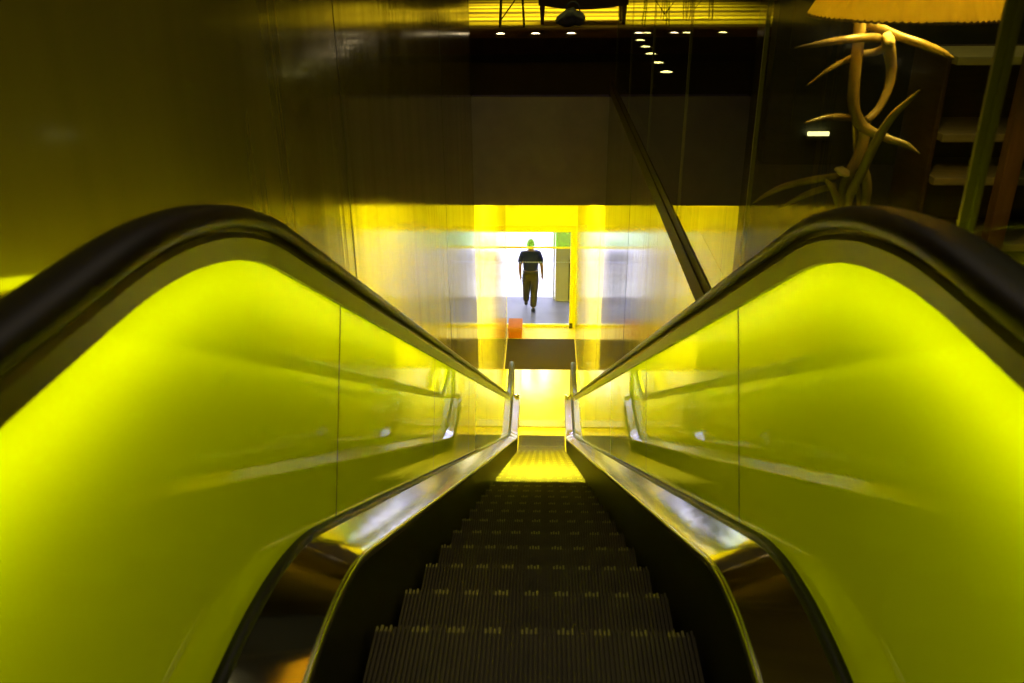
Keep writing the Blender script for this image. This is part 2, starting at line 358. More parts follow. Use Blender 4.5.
mb = MB(); mb.bevbox((-.76, 15.53, .002), (.685, 16.98, .014), .004)
tag(mb.build('entrance_mat', M['mat']), 'dark olive ribbed mat between the landing and the doorway', 'mat')
bx = tag(empty('storage_box', (-.60, 17.3, 0)), 'orange lidded box on the floor left of the doorway', 'box')
mb = MB(); mb.bevbox((-.745, 17.02, .003), (-.452, 17.56, .155), .006); mb.build('body', M['orange'], bx)
mb = MB(); mb.bevbox((-.752, 17.012, .150), (-.446, 17.568, .242), .008); tag(mb.build('lid', M['orangelid'], bx), 'lighter orange lid')

# passage lights above the foot of the escalator, out of sight behind the bulkhead
for k, x in enumerate((-.34, .28)):
    cl = tag(empty('ceiling_light', (x, 11.19, 5.95)), 'yellow ceiling light behind the bulkhead, ' + ('left' if k == 0 else 'right') + ' of the pair', 'ceiling light', 'yellow passage lights')
    mb = MB(); mb.bevbox((x-.26, 10.92, 5.90), (x+.26, 11.47, 5.948), .008); mb.build('housing', M['fixture'], cl)
    mb = MB(); mb.box((x-.24, 10.94, 5.893), (x+.24, 11.45, 5.899)); mb.build('diffuser', M['ylamp'], cl)

# ------------------------------------------------------------------ escalator
def path(c, zt, zb, Rt, Rb, y0=-1.2, y1=14.0, nt=20, nb=12, ni=40):
    """(Y, z) stations: flat, arc, 30 degree slope, arc, flat; equal counts for every path"""
    T = math.tan(R(15)); Yt = (c-zt)/S30; Yb = (c-zb)/S30
    a = Yt-Rt*T; b = Yb+Rb*T; P = []
    for k in range(8): P.append((y0+(a-y0)*k/8, zt, 0.))
    for k in range(nt): t = R(30*k/nt); P.append((a+Rt*math.sin(t), zt-Rt*(1-math.cos(t)), t))
    s0 = (a+Rt*.5, zt-Rt*(1-math.cos(R(30)))); s1 = (b-Rb*.5, zb+Rb*(1-math.cos(R(30))))
    P.append((s0[0], s0[1], R(30)))
    for k in range(ni-1):                       # stations square to the slope, common to every path
        u = -1.55+11.4*k/(ni-2); y = (u+.5*c)/(math.cos(R(30))+.5*S30); P.append((y, c-S30*y, R(30)))
    for k in range(nb): t = R(30*(1-k/nb)); P.append((b-Rb*math.sin(t), zb+Rb*(1-math.cos(t)), t))
    for k in range(7): P.append((b+(y1-b)*k/6, zb, 0.))
    return P
def ext(P, z0):                                # semicircular newel turn at both ends, for the rails
    P = list(P); r = .33
    y, z, _ = P[-1]
    for k in range(1, 13): t = R(180*k/12); P.append((y+r*math.sin(t), z-r*(1-math.cos(t)), t))
    y, z, _ = P[0]; Q = []
    for k in range(12, 0, -1): t = R(180*k/12); Q.append((y-r*math.sin(t), z-r*(1-math.cos(t)), -t))
    return Q+P
def sweep(mb, P, prof, side, xc, mi=0, smooth=True, cap=True):
    n = len(prof); vs = []
    for (y, z, t) in P:
        for (px, pn) in prof: vs.append((side*(xc+px), y+pn*math.sin(t), z+pn*math.cos(t)))
    fs = [(i*n+k, i*n+(k+1) % n, (i+1)*n+(k+1) % n, (i+1)*n+k) for i in range(len(P)-1) for k in range(n)]
    if cap: fs += [tuple(range(n)), tuple((len(P)-1)*n+k for k in range(n))]
    mb.add(vs, fs, mi, smooth)
def loft(mb, A, xa, B, xb, side, mi=0, smooth=True, i0=0, i1=None):
    i1 = len(A) if i1 is None else i1
    vs = []
    for (a, b) in zip(A[i0:i1], B[i0:i1]): vs += [(side*xa, a[0], a[1]), (side*xb, b[0], b[1])]
    mb.add(vs, [(2*k, 2*k+1, 2*k+3, 2*k+2) for k in range(len(vs)//2-1)], mi, smooth)

NOSE = path(7.226, TOP, 0.0, 1.0, 1.2)
DIN = path(7.448, 6.60, .205, 1.01, 1.2, y1=13.95)
DOUT = path(7.50, 6.675, .265, 1.25, 1.2, y1=13.95)
GTOP = path(8.184, 7.389, .93, 1.36, 1.6, y1=13.72)
def nose_z(y):
    for a, b in zip(NOSE[:-1], NOSE[1:]):
        if a[0] <= y <= b[0]: return a[1]+(b[1]-a[1])*(y-a[0])/(b[0]-a[0]+1e-9)
    return TOP if y < 2 else 0.

esc = tag(empty('escalator', (0, 6.9, 0)), 'long descending escalator with glowing yellow-green side panels and black handrails', 'escalator')
# --- one step, shared mesh: grooved tread, grooved riser
mb = MB()
HW = .398
mb.box((-HW, -.405, -.04), (HW, -.004, -.012), 0)
npitch = 70; pit = 2*HW/npitch
for k in range(npitch):
    x0 = -HW+k*pit; x1 = x0+pit*.52
    mark = (k // 4) % 2 == 0
    mb.box((x0, -.405, -.012), (x1, -.022, 0), 0)
    mb.box((x0, -.022, -.02), (x1, 0.0 if k % 2 else -.006, .0005), 1 if mark else 0)
    mb.box((x0, -.012, -.20), (x1, -.006, -.012), 0)
mb.box((-HW, -.02, -.215), (HW, -.012, -.02), 0)
y = 1.66-3*.405; first = None
while y < 13.3:
    if first is None:
        first = mb.build('step', [M['step'], M['stepmark']], esc); o = first
    else:
        o = first.copy(); col.objects.link(o)
    o.location = Vector((0, y, nose_z(y))) - esc.location
    y += .405
for side in (-1, 1):
    mb = MB()
    low = [(a, b-.34, t) for a, b, t in DIN]
    loft(mb, DIN, .414, low, .414, side); mb.build('skirt_panel', M['skirt'], esc)
    # steel inner deck with a rounded inner edge moulding
    mb = MB(); loft(mb, DIN, .416, DOUT, .522, side)
    d = mb.build('inner_deck', M['steel'], esc)
    mb = MB(); sweep(mb, DIN, [(-.004, -.016), (.006, -.016), (.008, .002), (.002, .006), (-.004, .003)], side, .413); tag(mb.build('edge_moulding', M['edgesteel'], d), 'bright narrow edge moulding')
    mb = MB(); sweep(mb, DOUT, [(0, -.01), (.022, -.01), (.022, .014), (0, .006)], side, .522); mb.build('gasket', M['gasket'], esc)
    # glowing panels, joints square to the slope
    n = len(DOUT); cuts = [0, 29, 36, 43, 50, 57, 64, n-1]
    for a, b in zip(cuts[:-1], cuts[1:]):
        mb = MB(); vs = []
        q = list(zip(DOUT[a:b+1], GTOP[a:b+1]))
        # tiny gap at each joint
        def shift(p, q_, e): return (p[0]+(q_[0]-p[0])*e, p[1]+(q_[1]-p[1])*e, p[2])
        e = .012
        if a > 0: q[0] = (shift(q[0][0], q[1][0], e), shift(q[0][1], q[1][1], e))
        if b < n-1: q[-1] = (shift(q[-1][0], q[-2][0], e), shift(q[-1][1], q[-2][1], e))
        for lo, hi in q:
            vs += [(side*.545, lo[0], lo[1]-.012), (side*.545, hi[0], hi[1]+.03), (side*.556, hi[0], hi[1]+.03), (side*.556, lo[0], lo[1]-.012)]
        m_ = len(q)
        fs = [(4*i+k, 4*i+(k+1) % 4, 4*i+4+(k+1) % 4, 4*i+4+k) for i in range(m_-1) for k in range(4)]+[(3, 2, 1, 0), (4*m_-4, 4*m_-3, 4*m_-2, 4*m_-1)]
        mb.add(vs, fs); mb.m = [0 if (i < 4*(m_-1) and i % 4 == 0) else 1 for i in range(len(fs))]; mb.build('balustrade_panel', [M['panel'], M['panelback']], esc)
    for a in cuts[1:-1]:                        # dark seal in every joint
        lo, hi = DOUT[a], GTOP[a]; w_ = .0035; cx, sx_ = math.cos(R(30)), math.sin(R(30)); vs = []
        for (p, dz) in ((lo, -.01), (hi, .028)):
            for e in (-w_, w_):
                for xx in (.5445, .5565): vs.append((side*xx, p[0]+e*cx, p[1]+dz-e*sx_))
        mb = MB(); mb.add(vs, [(0, 1, 3, 2), (4, 6, 7, 5), (0, 2, 6, 4), (1, 5, 7, 3), (0, 4, 5, 1), (2, 3, 7, 6)]); mb.build('joint_seal', M['sealdark'], esc)
    # end panel under the newel
    mb = MB()
    P = [(p[0], p[1]+.03) for p in ext(GTOP, 0) if p[0] >= GTOP[-1][0]-1e-6]
    bot = DOUT[-1]
    ring = [(GTOP[-1][0], bot[1])] + P
    vs = [(side*.545, a, b) for a, b in ring] + [(side*.556, a, b) for a, b in ring]; k = len(ring)
    mb.add(vs, [tuple(range(k)), tuple(range(2*k-1, k-1, -1))]+[(i, (i+1) % k, k+(i+1) % k, k+i) for i in range(k)])
    mb.m = [0]+[1]*(len(mb.f)-1); mb.build('newel_panel', [M['panel'], M['panelback']], esc)
    mb = MB(); loft(mb, DIN, .557, DIN, .697, side); tag(mb.build('outer_deck', M['edgesteel'], esc), 'narrow steel cover between balustrade and wall')
    RP = ext(GTOP, 0)
    mb = MB(); sweep(mb, RP, [(-.018, -.004), (-.008, -.004), (-.008, .010), (.008, .010), (.008, -.004), (.018, -.004), (.028, .034), (.025, .046), (-.025, .046), (-.029, .036)], side, .551, smooth=False)
    tr = mb.build('handrail_trim', M['trim'], esc)
    mb = MB(); sweep(mb, RP, [(-.022, .044), (.022, .044), (.022, .066), (-.022, .066)], side, .551, smooth=False); tag(mb.build('groove', M['groove'], tr), 'dark reddish groove under the rubber')
    mb = MB()
    prof = [(-.024, .060), (-.031, .055), (-.038, .058), (-.041, .068), (-.038, .080), (-.029, .089), (-.014, .093), (.014, .093), (.029, .089), (.038, .080), (.041, .068), (.038, .058), (.031, .055), (.024, .060)]
    sweep(mb, RP, prof, side, .551); mb.build('handrail', M['rubber'], esc)
    tubeP = [(a, b-.048, t) for a, b, t in GTOP]
    mb = MB(); sweep(mb, tubeP, [(.011*math.cos(R(45*k)), .011*math.sin(R(45*k))) for k in range(8)], side, .622)
    tag(mb.build('light_tube', M['tube'], esc), 'yellow light tube behind the side panel')
    # deck end cap
    mb = MB(); y0 = DIN[-1][0]; mb.bevbox((side*.41, y0-.01, 0.0), (side*.595, y0+.03, DOUT[-1][1]+.01), .01); tag(mb.build('deck_end_cap', M['steel'], esc), 'steel end cap of the balustrade foot')
# combs and landing plates
def comb(y0, sgn, z):
    mb = MB(); mb.box((-.41, min(y0, y0+sgn*.22), z-.03), (.41, max(y0, y0+sgn*.22), z+.012))
    for k in range(70):
        x = -.395+k*.0113
        mb.add([(x, y0, z-.01), (x+.005, y0, z-.01), (x+.005, y0, z+.012), (x, y0, z+.012), (x+.0025, y0-sgn*.03, z-.004)], [(0, 1, 2, 3), (0, 1, 4), (1, 2, 4), (2, 3, 4), (3, 0, 4)])
    return mb.build('comb_plate', M['comb'], esc)
comb(13.26, 1, 0.004); comb(.36, -1, TOP)
mb = MB(); mb.bevbox((-.41, 13.485, -.01), (.41, 15.5, .014), .003); mb.box((-.69, 14.05, -.01), (.69, 15.5, .008)); mb.build('landing_plate', M['plate'], esc)
mb = MB(); mb.bevbox((-.41, -1.85, TOP-.04), (.41, .135, TOP+.01), .003); mb.build('landing_plate', M['plate'], esc)

# ------------------------------------------------------------------ guard glass on the upper floor
ys = [-.07, 1.415, 2.90, 4.385, 5.86, 7.34, 8.83]
where = ['nearest, right of the green post', 'in front of the antler lamp', 'first beyond the antler lamp', 'second beyond the antler lamp', 'third beyond the antler lamp, reflecting floor lights', 'farthest, at the end of the dark rail']
for a, b, wh in zip(ys[:-1], ys[1:], where):
    g = tag(empty('guard_glass', (XR+.012, (a+b)/2, 6.52)), 'tall clear guard pane on the dark rail, ' + wh, 'glass panel', 'guard panes above the right shaft wall')
    mb = MB(); mb.box((XR+.006, a+.004, 6.521), (XR+.018, b-.004, 9.2)); mb.build('pane', M['glass'], g)
    mb = MB(); mb.box((XR+.0055, b-.0035, 6.521), (XR+.0185, b+.0035, 9.2)); tag(mb.build('edge_seal', M['fin'], g), 'thin pale green edge')
mb = MB(); mb.bevbox((XR+.019, 1.408, 6.521), (XR+.033, 1.420, 9.2), .003)
tag(mb.build('glass_fin', M['fin']), 'narrow green post on the dark rail in front of the shelves', 'post')

# ------------------------------------------------------------------ recessed floor lights round the void
def floor_light(x, y, label, grp, first=[None]):
    if first[0] is None:
        t = empty('floor_light', (x, y, TOP))
        mb = MB(); mb.lathe([(.10, .0005), (.10, .008), (.075, .014), (.075, .0005)], (x, y, TOP), 20); mb.build('ring', M['steelring'], t)
        mb = MB(); mb.lathe([(.001, .024), (.04, .022), (.07, .013), (.074, .001)], (x, y, TOP), 20); mb.build('lens', M['spot'], t)
        first[0] = t
    else:
        t = copy_tree(first[0]); t.location = (x, y, TOP)
    return tag(t, label, 'floor light', grp)
for k, (x, n) in enumerate(zip((-.74, -.15, .44, 1.70, 2.36, 2.95), ('leftmost, below the metal stool', 'second from the left', 'third from the left, below the sofa', 'first one seen through the guard glass', 'second one seen through the guard glass', 'rightmost one seen through the guard glass'))):
    floor_light(x, 15.25, 'small recessed light in the brown far floor border, ' + n, 'lights along the far floor border')
for k, (x, y) in enumerate(((1.475, 14.1), (1.465, 13.2), (1.445, 12.35), (1.43, 11.4), (1.43, 10.55))):
    floor_light(x, y, ['farthest', 'second farthest', 'middle', 'second nearest', 'nearest'][k] + ' of five recessed lights running back across the dark floor', 'lights running back along the void')

# ------------------------------------------------------------------ antler lamp on its table
LX, LY = 1.175, 3.0
_f, _t, _y, _r = 863.3175, R(24.8894), R(-2.2954), R(.5324)
CAM = Vector((.0163, 0, 7.8288))
FW = Vector((math.sin(_y)*math.cos(_t), math.cos(_y)*math.cos(_t), -math.sin(_t)))
RT0 = Vector((math.cos(_y), -math.sin(_y), 0)); DN0 = FW.cross(RT0)
RT = math.cos(_r)*RT0+math.sin(_r)*DN0; DN = -math.sin(_r)*RT0+math.cos(_r)*DN0
def lp(zx, zy, dy=0.):                          # sketch coordinates on the lamp's own upright plane, then a real depth offset
    u, v = 740+zx/3.177, zy/3.177
    q = FW*_f+RT*(u-512)+DN*(v-341.5)
    return CAM+q*((LY+dy)/q.y)
lamp = tag(empty('antler_lamp', (LX, LY, 6.83)), 'table lamp of twisted antlers under a pleated glowing shade', 'lamp')
def antler(curves):
    mb = MB()
    for pts, rad in curves: mb.tube([lp(*p) for p in pts], [r_/1000 for r_ in rad], 12)
    return mb.build('antler', M['antler'], lamp)
antler([([(383, 60, 0), (374, 150, -.02), (364, 250, -.04), (360, 330, -.05), (376, 385, -.05), (412, 415, -.06), (470, 440, -.09), (530, 460, -.13), (571, 489, -.17)], [20, 19, 18.5, 20, 21, 17, 14, 10, 2]),
        ([(440, 122, -.03), (395, 120, -.06), (330, 126, -.10), (250, 140, -.12), (174, 152, -.13)], [16, 14, 13, 10, 2]),
        ([(370, 375, -.04), (330, 372, -.06), (270, 374, -.10), (205, 391, -.14)], [15, 13, 10, 2])])
antler([([(465, 112, .0), (474, 160, .03), (481, 220, .05), (470, 285, .05), (440, 345, .04), (400, 385, .02)], [19, 21, 17, 15, 14, 13]),
        ([(468, 150, .02), (430, 165, .05), (390, 172, .06), (340, 190, .06), (280, 222, .05), (213, 271, .02)], [14, 13, 12, 11, 8, 2]),
        ([(400, 75, .03), (440, 88, 0), (500, 114, -.04), (580, 140, -.09), (640, 165, -.12), (680, 186, -.14)], [17, 17, 15, 14, 11, 3])])
antler([([(398, 385, .03), (392, 440, .03), (375, 500, .02), (345, 555, .01), (325, 610, .02), (318, 690, .03)], [20, 21, 20, 18, 17, 17]),
        ([(310, 560, .0), (230, 572, .08), (150, 590, .13), (90, 615, .17), (40, 647, .20)], [13, 14, 13, 9, 2]),
        ([(300, 590, .02), (225, 612, .10), (170, 638, .15), (123, 664, .18)], [12, 12, 9, 2])])
antler([([(335, 690, -.08), (350, 620, -.09), (385, 550, -.11), (430, 455, -.14), (480, 375, -.17), (530, 325, -.20), (570, 287, -.23)], [13, 15, 16, 15.5, 13, 9, 2])])
antler([([(270, 570, -.05), (292, 596, -.05), (310, 640, -.05), (318, 690, -.04)], [5, 12, 13, 14]),
        ([(392, 520, -.03), (400, 560, -.03), (402, 610, -.03), (390, 690, -.03)], [8, 16, 17, 16])])
for c, s_, tilt in (((326, 545, -.03), 27, .3), ((474, 122, -.045), 25, .9)):
    p = lp(*c); mb = MB(); bm = bmesh.new(); bmesh.ops.create_uvsphere(bm, u_segments=14, v_segments=8, radius=s_/1000)
    for v in bm.verts:
        v.co.z *= .45; v.co *= 1+.12*math.sin(9*math.atan2(v.co.y, v.co.x))
    mb.frombm(bm, 0, True, Matrix.Translation(p) @ Matrix.Rotation(tilt, 4, 'X') @ Matrix.Rotation(.3, 4, 'Y'))
    tag(mb.build('burr', M['bone'], lamp), 'pale cut antler base')
# base disc and stem carrying the antlers
mb = MB(); mb.lathe([(.001, .004), (.15, .004), (.155, .018), (.14, .032), (.03, .04), (.001, .04)], (LX-.02, LY, 6.83), 32); mb.build('base', M['darkwood'], lamp)
zs = lp(480, 72).z+.022                              # lower rim of the shade
mb = MB(); mb.tube([(LX-.02, LY+.03, 6.86), lp(372, 540, .07), lp(362, 330, .0), lp(374, 130, .03), (LX-.03, LY+.02, zs+.03), (LX, LY, zs+.13)], [.008]*6, 10, sub=3); mb.build('stem', M['brass'], lamp)
mb = MB(); mb.lathe([(.001, 0), (.018, 0), (.02, .03), (.035, .07), (.03, .10), (.001, .115)], (LX, LY, zs+.115), 16); mb.build('bulb', M['bulb'], lamp)
# pleated rawhide shade
mb = MB(); NP = 44; prof = [(.300, 0.), (.275, .045), (.235, .13), (.19, .23), (.155, .31)]
for inner in (0, 1):
    vs = []; n = NP*4
    for r_, z in prof:
        for k in range(n):
            a = 2*math.pi*k/n; rr = r_*(1+.018*math.cos(NP*a)+.006*math.sin(5*a))-inner*.004
            vs.append((LX+rr*math.cos(a), LY+rr*math.sin(a), zs+z+.003*math.sin(7*a)))
    m_ = len(prof); mb.add(vs, [(i*n+k, i*n+(k+1) % n, (i+1)*n+(k+1) % n, (i+1)*n+k) for i in range(m_-1) for k in range(n)], 0, True)
shd = mb.build('shade', M['shade'], lamp)
mb = MB()
for k in range(NP*2):
    a = 2*math.pi*k/(NP*2); rr = .303
    p = Vector((LX+rr*math.cos(a), LY+rr*math.sin(a), zs)); d = Vector((-math.sin(a), math.cos(a), 0))
    mb.tube([p-d*.011+Vector((0, 0, -.001)), p+Vector((0, 0, -.003)), p+d*.012+Vector((0, 0, .003))], [.0032, .0035, .003], 6, sub=2)
tag(mb.build('lacing', M['lace'], shd), 'dark laced lower rim')
pl = bpy.data.lights.new('bulb_light', 'POINT'); pl.energy = 32; pl.color = (1, .70, .2); pl.shadow_soft_size = .05
po = bpy.data.objects.new('bulb_light', pl); col.objects.link(po); po.location = (LX+.0, LY-.06, zs+.17)

st = tag(empty('side_table', (LX, LY, TOP)), 'low round dark wood table under the antler lamp', 'table')
mb = MB(); mb.lathe([(.001, .385), (.26, .385), (.275, .395), (.275, .408), (.262, .418), (.001, .418)], (LX, LY, TOP), 40); mb.build('tabletop', M['darkwood'], st)
mb = MB(); mb.lathe([(.02, .01), (.05, .03), (.035, .12), (.045, .22), (.03, .32), (.06, .386)], (LX, LY, TOP), 20); mb.build('pedestal', M['darkwood'], st)
for k in range(3):
    a = R(90+120*k); mb = MB(); mb.tube([(LX+.03*math.cos(a), LY+.03*math.sin(a), TOP+.09), (LX+.14*math.cos(a), LY+.14*math.sin(a), TOP+.07), (LX+.23*math.cos(a), LY+.23*math.sin(a), TOP+.016)], [.024, .02, .015], 8); mb.build('leg', M['darkwood'], st)

# display shelf behind the lamp
sf = tag(empty('display_shelf', (2.2, 4.1, TOP)), 'dark open display shelf with a reddish end panel right of the antler lamp', 'shelf')
for z, m_, d0 in ((7.355, 'paleshelf', 4.0), (7.02, 'shelf', 4.0), (6.82, 'shelf', 4.0), (6.50, 'shelf', 4.0)):
    mb = MB(); mb.bevbox((1.815, d0, z-.036), (2.6, d0+.42, z), .003); mb.build('shelf_board', M[m_], sf)
mb = MB(); mb.bevbox((1.79, 4.05, TOP+.002), (1.812, 4.42, 7.36), .003); mb.build('side_panel', M['darkwood'], sf)
mb = MB(); mb.bevbox((1.812, 4.42, TOP+.002), (2.6, 4.44, 7.36), .003); mb.build('back_panel', M['darkwood'], sf)
mb = MB(); mb.bevbox((2.085, 3.93, TOP+.002), (2.16, 3.998, 8.3), .004); tag(mb.build('upright', M['redwood'], sf), 'reddish brown upright')
wt = tag(empty('glint_bar', (1.86, 5.98, 6.62)), 'small glowing bar added for a bright glint low on the dark wall, left of the antlers', 'lamp')  # no known fixture here: glowing bar added to stand for a small glint
mb = MB(); mb.bevbox((1.785, 5.955, 6.585), (1.945, 5.998, 6.612), .004); mb.build('housing', M['black'], wt)  # black holder made up to carry the glowing bar
mb = MB(); mb.tube([(1.795, 5.962, 6.628), (1.935, 5.962, 6.628)], [.015, .015], 10, sub=2); mb.build('tube', M['glintglow'], wt)

# ------------------------------------------------------------------ lounge furniture beyond the void
sofa = tag(empty('sofa', (.42, 17.5, TOP)), 'dark low sofa on tapered wooden legs in the lounge above the bulkhead', 'sofa')
x0, x1, y0, y1 = -.12, 1.52, 17.0, 17.85
mb = MB()                                       # arched front apron / seat base
arc = [(x0, TOP+.34)]+[(x0+(x1-x0)*k/12, TOP+.34-.08*math.sin(math.pi*k/12)) for k in range(13)]+[(x1, TOP+.34)]
ring = arc+[(x1, TOP+.46), (x0, TOP+.46)]
k = len(ring); mb.add([(a, y0, b) for a, b in ring]+[(a, y1, b) for a, b in ring], [tuple(range(k)), tuple(range(2*k-1, k-1, -1))]+[(i, (i+1) % k, k+(i+1) % k, k+i) for i in range(k)])
mb.build('seat_base', M['sofa'], sofa)
for j in range(2):
    mb = MB(); a = x0+.03+j*(x1-x0-.06)/2; mb.bevbox((a+.01, y0-.02, TOP+.462), (a+(x1-x0-.06)/2-.01, y1-.2, TOP+.6), .04, seg=3); mb.build('seat_cushion', M['sofa'], sofa)
mb = MB(); mb.bevbox((x0, y1-.2, TOP+.462), (x1, y1, TOP+.95), .05, seg=3); mb.build('backrest', M['sofa'], sofa)
for a in (x0-.02, x1-.1):
    mb = MB(); mb.bevbox((a, y0, TOP+.462), (a+.12, y1-.2, TOP+.72), .04, seg=3); mb.build('armrest', M['sofa'], sofa)
for a in (x0+.07, x1-.07):
    for b_ in (y0+.07, y1-.07):
        mb = MB(); vs = []
        for z, h in ((TOP+.002, .028), (TOP+.36, .05)): vs += [(a-h, b_-h, z), (a+h, b_-h, z), (a+h, b_+h, z), (a-h, b_+h, z)]
        mb.add(vs, [(0, 3, 2, 1), (4, 5, 6, 7), (0, 1, 5, 4), (1, 2, 6, 5), (2, 3, 7, 6), (3, 0, 4, 7)]); mb.build('leg', M['legwood'], sofa)
bag = tag(empty('shoulder_bag', (.5, 16.6, TOP)), 'slumped dark navy bag on the lounge floor in front of the sofa', 'bag')
mb = MB(); bm = bmesh.new(); bmesh.ops.create_icosphere(bm, subdivisions=3, radius=1)
for v in bm.verts:
    zz = (v.co.z+1)/2; sx_ = .42*(1-.72*zz**.8)+.03*math.sin(5*v.co.y+3*v.co.z)
    v.co = Vector((.45+v.co.x*sx_+.03*zz, 16.6+v.co.y*.14*(1.2-.5*zz), TOP+.003+zz*.32+.015*math.sin(9*v.co.x)))
mb.frombm(bm); mb.build('body', M['bag'], bag)
mb = MB(); mb.tube([(.38, 16.6, TOP+.22), (.40, 16.6, TOP+.36), (.50, 16.6, TOP+.42), (.60, 16.6, TOP+.36), (.64, 16.6, TOP+.18)], [.014]*5, 8); mb.build('strap', M['bag'], bag)

def stool():
    t = empty('bar_stool', (0, 0, 0))
    for sx_ in (-1, 1):
        for sy_ in (-1, 1):
            mb = MB(); mb.tube([(sx_*.22, sy_*.2, .002), (sx_*.18, sy_*.16, .74)], [.016, .016], 8, sub=2); mb.build('leg', M['metal'], t)
        mb = MB(); mb.tube([(sx_*.212, -.192, .12), (sx_*.19, .17, .55)], [.010, .010], 8, sub=2); mb.build('brace', M['metal'], t)
    mb = MB(); mb.tube([(-.213, -.193, .10), (.186, -.166, .62)], [.011, .011], 8, sub=2); mb.build('brace', M['metal'], t)
    mb = MB(); mb.bevbox((-.21, -.19, .74), (.21, .19, .79), .015); mb.build('seat', M['darkwood'], t)
    return t
s0 = stool(); s0.location = (-.60, 16.75, TOP); tag(s0, 'metal framed stool with a diagonal brace at the left of the lounge', 'stool', 'metal stools in the lounge')
for x, y, l in ((2.50, 18.0, 'metal framed stool seen through the guard glass, right of the sofa'), (3.02, 18.1, 'metal framed stool seen through the guard glass, rightmost in the lounge')):
    c = copy_tree(s0); c.location = (x, y, TOP); c['label'] = l

# ------------------------------------------------------------------ the man walking away
def skin(name, V, E_, m, parent, sub=2, root=0, org=(0, 0, 0)):
    me = bpy.data.meshes.new(name); me.from_pydata([v[0] for v in V], E_, []); o = bpy.data.objects.new(name, me); col.objects.link(o)
    md = o.modifiers.new('s', 'SKIN'); md.use_smooth_shade = True
    for i, v in enumerate(V):
        d = me.skin_vertices[0].data[i]; r_ = v[1]; d.radius = r_ if isinstance(r_, tuple) else (r_, r_); d.use_root = (i == root)
    su = o.modifiers.new('u', 'SUBSURF'); su.levels = su.render_levels = sub
    dg = bpy.context.evaluated_depsgraph_get(); dg.update()
    nm = bpy.data.meshes.new_from_object(o.evaluated_get(dg)); o.modifiers.clear(); o.data = nm; bpy.data.meshes.remove(me)
    nm.name = name; nm.materials.clear(); nm.materials.append(m)
    for p in nm.polygons: p.use_smooth = True
    if parent: o.parent = parent
    return o
MX, MY = -.285, 18.52
man = tag(empty('person', (MX, MY, 0)), 'man in a navy short-sleeved shirt and olive trousers walking away through the doorway', 'person')
# local coordinates: facing +Y, X to his right, feet on z=0; left leg leads, right foot pushes off behind
hipL, kneeL, ankL = (-.085, .01, .90), (-.100, .17, .51), (-.115, .34, .10)
hipR, kneeR, ankR = (.085, -.01, .90), (.075, .03, .48), (.060, -.12, .125)
shL, elL, wrL = (-.185, 0, 1.42), (-.245, -.04, 1.14), (-.235, .0, .90)
shR, elR, wrR = (.185, 0, 1.42), (.25, .0, 1.14), (.265, .08, .89)
V = [((0, 0, .95), (.13, .085)), ((0, 0, 1.12), (.13, .085)), ((0, -.01, 1.30), (.165, .105)), ((0, 0, 1.42), (.12, .085)), ((0, .01, 1.51), .058), ((0, .025, 1.575), .06)]
E_ = [(0, 1), (1, 2), (2, 3), (3, 4), (4, 5)]
def chain(frm, pts):
    a = frm
    for p, r_ in pts: V.append((p, r_)); E_.append((a, len(V)-1)); a = len(V)-1
    return a
def mid(a, b, t=.5): return tuple(a[i]+(b[i]-a[i])*t for i in range(3))
for sgn, h, kn, an in ((-1, hipL, kneeL, ankL), (1, hipR, kneeR, ankR)):
    chain(0, [(h, .095), (mid(h, kn), .082), (kn, .058), (mid(kn, an, .35), .058), (an, .038)])
for sgn, sh_, el, wr in ((-1, shL, elL, wrL), (1, shR, elR, wrR)):
    e = chain(3, [(sh_, .066), (mid(sh_, el), .050), (el, .042), (mid(el, wr, .4), .041), (wr, .028), ((wr[0], wr[1]+.012, wr[2]-.06), (.036, .020))])
    hand = V[-1][0]
    for k, (dy, L_) in enumerate(((-.030, .062), (-.010, .078), (.012, .082), (.033, .072))):
        a = (hand[0]+.004*sgn, hand[1]+dy, hand[2]-.030); b_ = (a[0]-.006*sgn, a[1]+.004, a[2]-L_*.55); c = (a[0]-.022*sgn, a[1]+.010, a[2]-L_)
        chain(e, [(a, .0095), (b_, .0085), (c, .007)])
    chain(e, [((hand[0]-.012*sgn, hand[1]+.040, hand[2]+.012), .011), ((hand[0]-.026*sgn, hand[1]+.058, hand[2]-.022), .010), ((hand[0]-.030*sgn, hand[1]+.060, hand[2]-.052), .008)])
body = skin('body', V, E_, M['skin'], man)
# head joined into the body mesh
bm = bmesh.new(); bm.from_mesh(body.data)
hb = bmesh.ops.create_uvsphere(bm, u_segments=24, v_segments=16, radius=1)['verts']
for v in hb:
    x, y, z = v.co
    wz = 1-.22*max(0, -z)**1.3
    nose = .022*math.exp(-((x/.16)**2+((z+.12)/.22)**2))*(1 if y > 0 else 0)
    brow = -.010*math.exp(-(((abs(x)-.4)/.2)**2+((z-.05)/.13)**2))*(1 if y > 0 else 0)
    mouth = .006*math.exp(-((x/.3)**2+((z+.5)/.09)**2))*(1 if y > 0 else 0)
    v.co = Vector((x*.076*wz, .03+y*.098*(1 if y < 0 else wz)+nose+brow+mouth, 1.635+z*.115))
for sgn in (-1, 1):
    eb = bmesh.ops.create_uvsphere(bm, u_segments=10, v_segments=8, radius=1)['verts']
    for v in eb: v.co = Vector((sgn*(.077+v.co.x*.012), .025+v.co.y*.018-.006*v.co.x, 1.63+v.co.z*.032))
for f in bm.faces: f.smooth = True
bm.to_mesh(body.data); bm.free()
